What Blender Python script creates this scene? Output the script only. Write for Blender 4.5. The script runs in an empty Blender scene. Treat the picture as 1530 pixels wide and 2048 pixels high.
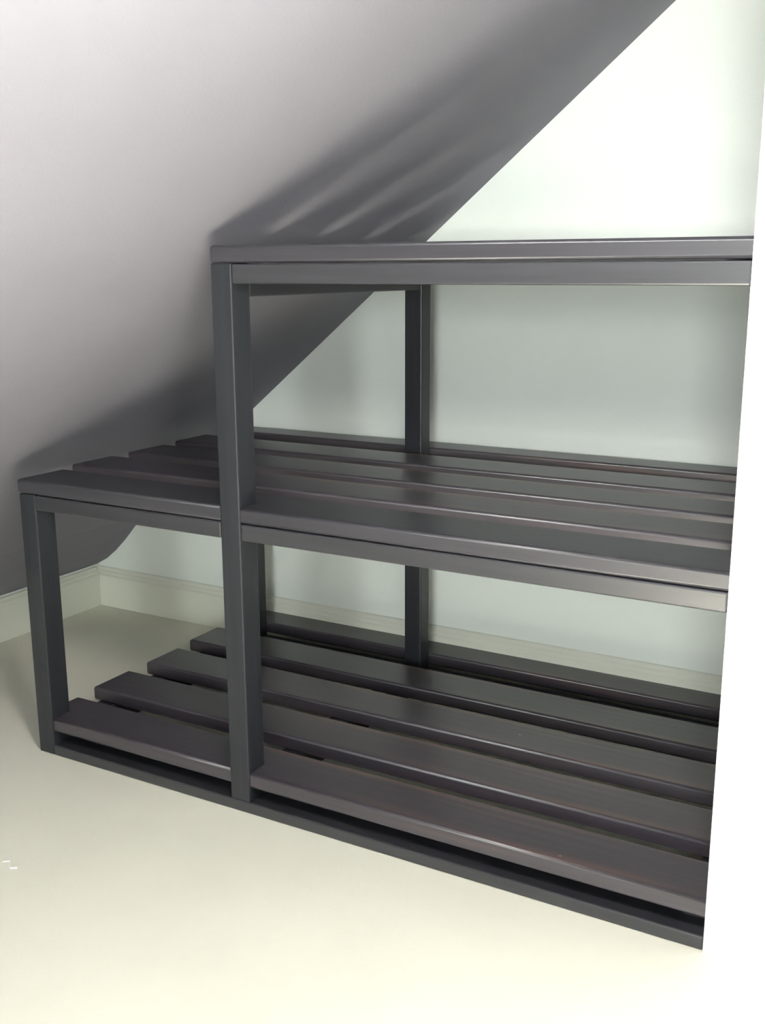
import bpy, bmesh, math, random
from mathutils import Matrix, Vector
random.seed(7)
S = bpy.context.scene
COL = S.collection

# ------------------------------------------------------------ camera
yaw, pitch, roll = 0.5176, 0.2261, -0.0042
F = Vector((-math.sin(yaw)*math.cos(pitch), math.cos(yaw)*math.cos(pitch), -math.sin(pitch)))
Rr = Vector((math.cos(yaw), math.sin(yaw), 0)); U = Rr.cross(F)
R2 = Rr*math.cos(roll)+U*math.sin(roll); U2 = -Rr*math.sin(roll)+U*math.cos(roll)
cd = bpy.data.cameras.new('camera'); cam = bpy.data.objects.new('camera', cd); COL.objects.link(cam)
M = Matrix((R2, U2, -F)).transposed().to_4x4(); M.translation = Vector((1.7019, -1.4801, 1.0188))
cam.matrix_world = M
cd.sensor_fit = 'VERTICAL'; cd.sensor_height = 36; cd.lens = 2118.08/2048*36; cd.clip_start = .02
S.camera = cam

# ------------------------------------------------------------ light and exposure
w = bpy.data.worlds.new('world'); S.world = w; w.use_nodes = True
w.node_tree.nodes['Background'].inputs[0].default_value = (.75, .85, 1, 1)
w.node_tree.nodes['Background'].inputs[1].default_value = .35
S.view_settings.view_transform = 'Standard'; S.view_settings.look = 'None'
S.view_settings.gamma = 1; S.view_settings.use_curve_mapping = False
S.view_settings.exposure = 0.5
LAMP = Vector((1.58, -.9, 1.44)); LAMP_R = .15; LAMP_E = 66  # unseen lamp added to brighten floor, back wall and rack front
LAMP_COL = (1.0, 1.0, .95)

FRONT_OPENING = (1.8, 3.0, .45, 1.65)      # opening added behind the viewer for frontal light: x0, x1, z0, z1
ld = bpy.data.lights.new('added_front_light', 'AREA'); ld.shape = 'RECTANGLE'  # area light added behind the viewer to reach into the bays
ld.size = FRONT_OPENING[1]-FRONT_OPENING[0]-.1; ld.size_y = FRONT_OPENING[3]-FRONT_OPENING[2]-.1; ld.energy = 88; ld.color = (.93, 1, .98)
lo = bpy.data.objects.new('added_front_light', ld); COL.objects.link(lo)
lo.location = ((FRONT_OPENING[0]+FRONT_OPENING[1])/2, -4.7, (FRONT_OPENING[2]+FRONT_OPENING[3])/2); lo.rotation_euler = (math.radians(90), 0, 0)

SUN_OPENING = (2.45, 3.35, -2.2, -1.3)         # opening added in the unseen flat ceiling to let the sun in: x0, x1, y0, y1
sd = bpy.data.lights.new('sun', 'SUN'); sd.energy = 110; sd.angle = math.radians(2); sd.color = (1, .99, .94)
so = bpy.data.objects.new('sun', sd); COL.objects.link(so); so.location = (4, -3, 4)
so.rotation_euler = Vector((-1.38, .62, -2.4)).to_track_quat('-Z', 'Y').to_euler()

# ------------------------------------------------------------ materials
def mat(name, col, rough=.6, mottle=0.0, scale=6, bump=0.0, bscale=300, col2=None, spec=.5):
    m = bpy.data.materials.new(name); m.use_nodes = True
    nt = m.node_tree; b = nt.nodes['Principled BSDF']
    b.inputs['Roughness'].default_value = rough
    b.inputs['Specular IOR Level'].default_value = spec
    tc = nt.nodes.new('ShaderNodeTexCoord')
    if mottle or col2:
        n = nt.nodes.new('ShaderNodeTexNoise'); n.inputs['Scale'].default_value = scale
        n.inputs['Detail'].default_value = 5
        nt.links.new(tc.outputs['Object'], n.inputs['Vector'])
        r = nt.nodes.new('ShaderNodeValToRGB')
        c2 = col2 or tuple(c*(1-mottle) for c in col)
        r.color_ramp.elements[0].position = .35; r.color_ramp.elements[1].position = .65
        r.color_ramp.elements[0].color = (*c2, 1); r.color_ramp.elements[1].color = (*col, 1)
        nt.links.new(n.outputs['Fac'], r.inputs[0]); nt.links.new(r.outputs[0], b.inputs['Base Color'])
    else:
        b.inputs['Base Color'].default_value = (*col, 1)
    if bump:
        n = nt.nodes.new('ShaderNodeTexNoise'); n.inputs['Scale'].default_value = bscale
        nt.links.new(tc.outputs['Object'], n.inputs['Vector'])
        bp = nt.nodes.new('ShaderNodeBump'); bp.inputs['Strength'].default_value = bump
        bp.inputs['Distance'].default_value = .002
        nt.links.new(n.outputs['Fac'], bp.inputs['Height']); nt.links.new(bp.outputs[0], b.inputs['Normal'])
    return m

def wood_paint(name, axis, wear=True, rough=.3, ior=1.5, dark=(.020, .020, .025), light=(.030, .030, .037)):
    """dark stain over timber: grain stretched along `axis`, brown streaks where it has rubbed thin"""
    m = bpy.data.materials.new(name); m.use_nodes = True
    nt = m.node_tree; b = nt.nodes['Principled BSDF']; L = nt.links.new
    tc = nt.nodes.new('ShaderNodeTexCoord')
    def noise(along, across, detail=4):
        mp = nt.nodes.new('ShaderNodeMapping')
        s = [across]*3; s[axis] = along
        mp.inputs['Scale'].default_value = s
        L(tc.outputs['Object'], mp.inputs['Vector'])
        n = nt.nodes.new('ShaderNodeTexNoise'); n.inputs['Scale'].default_value = 1; n.inputs['Detail'].default_value = detail
        L(mp.outputs[0], n.inputs['Vector']); return n
    g = noise(3, 90)
    r = nt.nodes.new('ShaderNodeValToRGB')
    r.color_ramp.elements[0].position = .3; r.color_ramp.elements[1].position = .75
    r.color_ramp.elements[0].color = (*dark, 1); r.color_ramp.elements[1].color = (*light, 1)
    L(g.outputs['Fac'], r.inputs[0])
    out = r.outputs[0]
    if wear:
        s = noise(1.1, 26, 2)
        r2 = nt.nodes.new('ShaderNodeValToRGB')
        r2.color_ramp.elements[0].position = .58; r2.color_ramp.elements[1].position = .80
        r2.color_ramp.elements[0].color = (0, 0, 0, 1); r2.color_ramp.elements[1].color = (1, 1, 1, 1)
        L(s.outputs['Fac'], r2.inputs[0])
        mx = nt.nodes.new('ShaderNodeMix'); mx.data_type = 'RGBA'
        L(r2.outputs[0], mx.inputs[0]); L(out, mx.inputs[6]); mx.inputs[7].default_value = (.15, .085, .07, 1)
        out = mx.outputs[2]
    L(out, b.inputs['Base Color'])
    b.inputs['Roughness'].default_value = rough; b.inputs['IOR'].default_value = ior
    bp = nt.nodes.new('ShaderNodeBump'); bp.inputs['Strength'].default_value = .1; bp.inputs['Distance'].default_value = .001
    g2 = noise(12, 220); L(g2.outputs['Fac'], bp.inputs['Height']); L(bp.outputs[0], b.inputs['Normal'])
    return m

MW = mat('pale_mint_wall_paint', (.91, .955, .90), .75, .03, 3, .15, 250)
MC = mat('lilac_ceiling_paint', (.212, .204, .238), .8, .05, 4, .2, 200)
MT = mat('cream_gloss_trim', (.82, .83, .72), .45, .03, 5)
MF = mat('cream_floor_paint', (.79, .77, .66), .7, .04, 5, .2, 300)
MP = mat('white_wall_paint', (.90, .91, .89), .7, .02, 3, .1, 250)
MR = mat('taupe_room_paint', (.30, .28, .25), .8, .03, 3)
WX = wood_paint('dark_stained_timber_lengthwise', 0, True, .35, 1.65, (.038, .033, .041), (.058, .050, .061))
WN = wood_paint('dark_stained_timber_front', 0, False, .38, 1.6, (.026, .025, .031), (.040, .038, .046))
WR = wood_paint('dark_stained_rail', 0, False, .36, 1.7, (.022, .022, .027), (.034, .034, .041))
WY = wood_paint('dark_stained_crossrail', 1, False, .4)
WZ = wood_paint('dark_stained_post', 2, False, .4, 1.5, (.015, .017, .021), (.024, .026, .032))
MBARE = mat('bare_wood_scuff', (.42, .24, .15), .6, .2, 60)
MMETAL = mat('brushed_steel', (.5, .5, .5), .35, .05, 20)
MMETAL.node_tree.nodes['Principled BSDF'].inputs['Metallic'].default_value = 1
MLINT = mat('white_lint', (.95, .95, .95), .8)

def emis(name, col, e):
    m = bpy.data.materials.new(name); m.use_nodes = True; b = m.node_tree.nodes['Principled BSDF']
    b.inputs['Base Color'].default_value = (.8, .8, .8, 1)
    b.inputs['Emission Color'].default_value = (*col, 1); b.inputs['Emission Strength'].default_value = e
    return m
MGLOBE = emis('added_lamp_glow', LAMP_COL, LAMP_E)  # glow of the added globe lamp
MGLASS = mat('window_glass', (1, 1, 1), .02)
MGLASS.node_tree.nodes['Principled BSDF'].inputs['Transmission Weight'].default_value = 1

# ------------------------------------------------------------ helpers
def link(name, bm, m, parent=None, bevel=0, seg=2, loc=None):
    if bevel:
        bmesh.ops.bevel(bm, geom=list(bm.edges), offset=bevel, segments=seg, affect='EDGES', profile=.5, clamp_overlap=True)
        for f in bm.faces: f.smooth = False
    bmesh.ops.recalc_face_normals(bm, faces=bm.faces)
    me = bpy.data.meshes.new(name); bm.to_mesh(me); bm.free(); me.materials.append(m)
    o = bpy.data.objects.new(name, me); COL.objects.link(o)
    if parent: o.parent = parent
    if loc: o.location = loc
    return o
def add_box(bm, a, b):
    vs = [bm.verts.new((x, y, z)) for x in (a[0], b[0]) for y in (a[1], b[1]) for z in (a[2], b[2])]
    for f in ((0,1,3,2),(4,6,7,5),(0,4,5,1),(2,3,7,6),(0,2,6,4),(1,5,7,3)): bm.faces.new([vs[i] for i in f])
def box(name, a, b, m, parent=None, bevel=0, seg=2):
    """box whose own origin is its middle"""
    c = [(i+j)/2 for i, j in zip(a, b)]
    bm = bmesh.new(); add_box(bm, [i-k for i, k in zip(a, c)], [j-k for j, k in zip(b, c)])
    return link(name, bm, m, parent, bevel, seg, c)
def prism(name, pts, axis, lo, hi, m, parent=None, bevel=0, seg=2):
    """polygon extruded along axis (0,1,2)"""
    bm = bmesh.new(); rings = []
    for v in (lo, hi):
        r = []
        for p in pts:
            c = list(p); c.insert(axis, v); r.append(bm.verts.new(c))
        rings.append(r)
    n = len(pts)
    bm.faces.new(rings[0]); bm.faces.new(list(reversed(rings[1])))
    for i in range(n):
        bm.faces.new((rings[0][i], rings[0][(i+1) % n], rings[1][(i+1) % n], rings[1][i]))
    return link(name, bm, m, parent, bevel, seg)
def lathe(name, prof, m, parent=None, n=32, loc=(0,0,0)):
    bm = bmesh.new(); rings = []
    for r, z in prof:
        rings.append([bm.verts.new((r*math.cos(2*math.pi*i/n), r*math.sin(2*math.pi*i/n), z)) for i in range(n)])
    for a, b in zip(rings, rings[1:]):
        for i in range(n): bm.faces.new((a[i], a[(i+1) % n], b[(i+1) % n], b[i])).smooth = True
    bm.faces.new(rings[0]); bm.faces.new(rings[-1])
    return link(name, bm, m, parent, loc=loc)
def struct(o): o['kind'] = 'structure'; return o

# ------------------------------------------------------------ the room
XK, YB = -.637, .842          # knee wall face, back wall face
XR, YF, ZC = 4.2, -4.6, 2.4   # far right wall, wall behind the camera, flat ceiling
PX = 1.4195                   # left edge of the partition the rack butts against
cz0, cm = .6678, .8212
struct(box('floor', (-.9, YF-.2, -.12), (XR+.2, YB+.25, 0), MF))
struct(box('wall_back', (-.9, YB, 0), (XR+.2, YB+.2, 2.7), MW))
struct(box('wall_right', (PX, -.004, 0), (XR, YB, ZC), MP))
struct(box('wall_left', (XK-.2, YF, 0), (XK, YB, .128), MP))
bm = bmesh.new()
wx0, wx1, wz0, wz1 = FRONT_OPENING
for a, b in (((-.9, YF-.2, 0), (wx0, YF, 2.7)), ((wx1, YF-.2, 0), (XR+.2, YF, 2.7)), ((wx0, YF-.2, 0), (wx1, YF, wz0)), ((wx0, YF-.2, wz1), (wx1, YF, 2.7))):
    add_box(bm, a, b)
struct(link('wall_front', bm, MR))
bm = bmesh.new()
for a, b in (((wx0, YF-.05, wz0), (wx0+.05, YF+.02, wz1)), ((wx1-.05, YF-.05, wz0), (wx1, YF+.02, wz1)), ((wx0+.05, YF-.05, wz0), (wx1-.05, YF+.02, wz0+.05)), ((wx0+.05, YF-.05, wz1-.05), (wx1-.05, YF+.02, wz1))):
    add_box(bm, a, b)
struct(link('added_window_1', bm, MT))  # frame of the added opening behind the viewer, out of view
struct(box('wall_far_right', (XR, YF, 0), (XR+.2, YB, 2.7), MR))
# ceiling: slope that eases out into the knee wall, then flat
xs = (ZC-cz0)/cm
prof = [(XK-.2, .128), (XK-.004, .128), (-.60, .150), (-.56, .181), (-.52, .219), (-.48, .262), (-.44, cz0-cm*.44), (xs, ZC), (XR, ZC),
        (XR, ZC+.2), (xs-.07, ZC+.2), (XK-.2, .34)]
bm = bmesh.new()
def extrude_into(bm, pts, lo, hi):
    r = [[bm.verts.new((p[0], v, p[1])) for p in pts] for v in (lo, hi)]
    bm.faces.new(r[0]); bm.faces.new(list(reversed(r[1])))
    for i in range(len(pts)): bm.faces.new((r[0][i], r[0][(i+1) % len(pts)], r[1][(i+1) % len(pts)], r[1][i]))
hx0, hx1, hy0, hy1 = SUN_OPENING
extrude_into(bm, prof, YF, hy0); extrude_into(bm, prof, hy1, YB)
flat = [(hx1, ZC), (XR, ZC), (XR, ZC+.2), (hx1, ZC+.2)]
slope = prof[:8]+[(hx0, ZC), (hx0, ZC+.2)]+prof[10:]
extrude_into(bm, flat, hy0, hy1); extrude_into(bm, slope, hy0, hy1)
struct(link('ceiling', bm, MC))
bm = bmesh.new()
for a, b in (((hx0, hy0, ZC-.01), (hx0+.04, hy1, ZC+.22)), ((hx1-.04, hy0, ZC-.01), (hx1, hy1, ZC+.22)), ((hx0+.04, hy0, ZC-.01), (hx1-.04, hy0+.04, ZC+.22)), ((hx0+.04, hy1-.04, ZC-.01), (hx1-.04, hy1, ZC+.22))):
    add_box(bm, a, b)
struct(link('added_window_2', bm, MT))  # frame of the added roof opening, out of view
# skirting with a small moulded cap
def skirt(name, pts, axis, lo, hi): return struct(prism(name, pts, axis, lo, hi, MT, bevel=.0015, seg=1))
cap = [(0, 0), (.016, 0), (.016, .098), (.012, .102), (.012, .108), (.007, .114), (.006, .122), (0, .124)]
skirt('baseboard_back', [(YB-d, z) for d, z in cap], 0, XK, PX)
skirt('baseboard_left', [(XK+d, z) for d, z in cap], 1, YF, YB-.016)

# ------------------------------------------------------------ the rack
rack = bpy.data.objects.new('slatted_shelf_rack', None); COL.objects.link(rack)
rack['label'] = 'dark-stained stepped timber rack with slatted shelves under the sloping ceiling'
rack['category'] = 'shelf'
X2, W, D = .5198, .0447, .052
XE = 1.4185
T = .029
HM, HT, HL = .6015, 1.0585, .0835
zm, zt, zl = HM-T, HT-T, .0525
YR, WR_ = .697, .045           # rear legs
BV = .003
def post(x, y, z0, z1, d=D): return box('post', (x, y, z0), (x+W, y+d, z1), WZ, rack, BV, 2)
RB = .0235                     # floor rail height
post(0, 0, 0, zm-.0005)
post(X2, 0, RB, zt-.0005)
post(.030, YR, 0, zm-.0005, WR_)
post(X2+.003, YR, 0, zt-.0005, WR_)
# front rails
box('front_rail', (W, 0, 0), (XE, .088, RB), WR, rack, BV)
box('front_rail', (W, .0006, zm-.032), (X2, .045, zm-.0012), WR, rack, BV)
box('front_rail', (X2+W, .0006, zm-.032), (XE, .045, zm-.0012), WR, rack, BV)
box('front_rail', (X2+W, .0006, zt-.0352), (XE, .045, zt-.0022), WR, rack, BV)
# rear rails, between and beyond the rear legs
for z1, x0 in ((zm, .030+W), (zt, X2+.003+W)):
    box('rear_rail', (x0, YR, z1-.032), (X2+.003 if z1 == zm else XE, YR+WR_, z1-.001), WR, rack, BV)
box('rear_rail', (X2+.003+W, YR, zm-.032), (XE, YR+WR_, zm-.001), WR, rack, BV)
box('rear_rail', (.030+W, YR, 0), (X2+.003, YR+WR_, zl-.003), WR, rack, BV)  # floor-level rear rails, added so the gap above them reads dark
box('rear_rail', (X2+.003+W, YR, 0), (XE, YR+WR_, zl-.003), WR, rack, BV)
# cross rails running back under the slats
box('side_rail', (0, D, zm-.032), (W, YR, zm-.001), WY, rack, BV)
box('side_rail', (X2, D, zm-.032), (X2+W, YR, zm-.001), WY, rack, BV)
box('side_rail', (X2, D, .971), (X2+W, YR, zt-.001), WY, rack, BV)
box('side_rail', (.005, D, 0), (.005+W, YR, zl-.001), WY, rack, BV)
box('side_rail', (X2, D, 0), (X2+W, YR, zl-.001), WY, rack, BV)
for za, zb in ((0, zl), (zm-.032, zm), (zt-.033, zt)):
    box('side_rail', (XE-.045, .048 , za), (XE, YR-.002, zb-.001), WY, rack, BV)

SY = [(0, .118), (.176, .294), (.354, .472), (.531, .649), (.744, .836)]
MY = [(0, .128), (.178, .304), (.358, .482), (.538, .660), (.748, .836)]   # middle shelf: slightly wider boards
TY = [(0, .118), (.178, .292), (.358, .472), (.538, .650), (.748, .836)]
def slat(x0, x1, y0, y1, z0, z1, notches=(), m=None):
    """board with rectangular notches cut in its front edge round the posts"""
    pts = [(x0, y0)]
    for a, b, d in notches:
        if a <= x0: pts = [(b, y0), (b, y0)] ; pts = [(x0, d), (b, d), (b, y0)]
        else: pts += [(a, y0), (a, d), (b, d), (b, y0)]
    pts += [(x1, y0), (x1, y1), (x0, y1)]
    cx, cy = (x0+x1)/2, (y0+y1)/2
    bm = bmesh.new(); n = len(pts)
    r = [[bm.verts.new((x-cx, y-cy, z)) for x, y in pts] for z in (0, z1-z0)]
    bm.faces.new(r[0]); bm.faces.new(list(reversed(r[1])))
    for i in range(n): bm.faces.new((r[0][i], r[0][(i+1) % n], r[1][(i+1) % n], r[1][i]))
    # planed round along the long edges and the free ends, square inside the notches
    ed = [e for e in bm.edges if abs(e.verts[0].co.x-e.verts[1].co.x) > .1
          or (abs(e.verts[0].co.x-(x0-cx)) < 1e-5 and abs(e.verts[1].co.x-(x0-cx)) < 1e-5)]
    bmesh.ops.bevel(bm, geom=ed, offset=.0058, segments=4, affect='EDGES', profile=.5, clamp_overlap=True)
    o = link('slat', bm, m or WX, rack); o.location = (cx, cy, z0)
    for f in o.data.polygons: f.use_smooth = True
    wn = o.modifiers.new('face_weighted_normals', 'WEIGHTED_NORMAL'); wn.weight = 100
    return o
g = .0008
low = [.001, -.010, -.010, -.022, -.012]
mid = [-.005, -.032, -.034, -.045, -.04]
slats_low, slats_mid = [], []
for k, (a, b) in enumerate(SY):
    if k == 0:
        slats_low.append(slat(low[0], XE, .003, b, zl, HL, [(0.0, W+g, D+g), (X2-g, X2+W+g, D+g)]))
        slats_mid.append(slat(mid[0], XE, 0, MY[0][1], zm, HM, [(X2-g, X2+W+g, D+g)], WN))
    else:
        slats_low.append(slat(low[k], XE, a, b, zl, HL))
        slats_mid.append(slat(mid[k], XE, *MY[k], zm, HM))
    slat(X2-.002, XE, *TY[k], zt, HT, (), WN)
# bare spots rubbed through the stain on the lower slats
def chip(o, x, y, z, lx, ly):
    bm = bmesh.new(); n = 9
    vs = []
    for i in range(n):
        t = 2*math.pi*i/n; k = 1+.35*math.sin(3.1*t+x*40)
        vs.append((lx*k*math.cos(t), ly*k*math.sin(t)))
    top = [bm.verts.new((u, v, .0004)) for u, v in vs]; bot = [bm.verts.new((u*1.1, v*1.1, 0)) for u, v in vs]
    bm.faces.new(top); bm.faces.new(list(reversed(bot)))
    for i in range(n): bm.faces.new((bot[i], bot[(i+1) % n], top[(i+1) % n], top[i]))
    c = link('bare_spot', bm, MBARE, o); c.location = Vector((x, y, z))-o.location
chip(slats_low[1], .594, .283, HL-.0008, .012, .004)
chip(slats_low[0], .597, .103, HL-.0006, .014, .004)
chip(slats_low[2], .947, .413, HL-.0002, .004, .0015)
chip(slats_low[0], 1.181, .016, HL-.0002, .003, .0015)

# ------------------------------------------------------------ a bit of lint on the floor
bm = bmesh.new()
path = [Vector((.285, -.350, .0015)), Vector((.296, -.343, .0022)), Vector((.304, -.352, .0016)), Vector((.313, -.358, .002)), Vector((.322, -.352, .0015))]
prev = None
for i, p in enumerate(path):
    r = .0014
    ring = [bm.verts.new(p+Vector((0, r*math.cos(a), r*math.sin(a)))) for a in [j*math.pi/3 for j in range(6)]]
    if prev:
        for j in range(6): bm.faces.new((prev[j], prev[(j+1) % 6], ring[(j+1) % 6], ring[j]))
    else: bm.faces.new(ring)
    prev = ring
bm.faces.new(prev)
o = link('thread', bm, MLINT); o['label'] = 'tiny white thread lying on the cream floor at the far left'; o['category'] = 'thread'

# ------------------------------------------------------------ hanging globe lamp, added out of view to carry the light
lamp = bpy.data.objects.new('added_pendant_lamp', None); COL.objects.link(lamp)
lamp.location = LAMP; lamp['label'] = 'added globe lamp, out of view in front of the rack, to brighten rack and wall'; lamp['category'] = 'lamp'
lathe('globe', [(max(.002, LAMP_R*math.sin(t*math.pi/20)), -LAMP_R*math.cos(t*math.pi/20)) for t in range(21)], MGLOBE, lamp)
zt_ = cz0+cm*LAMP.x-LAMP.z
lathe('cord', [(.004, LAMP_R-.001), (.004, zt_)], MMETAL, lamp, 10)
lathe('cap', [(.03, LAMP_R-.006), (.03, LAMP_R+.02), (.008, LAMP_R+.03)], MMETAL, lamp, 20)
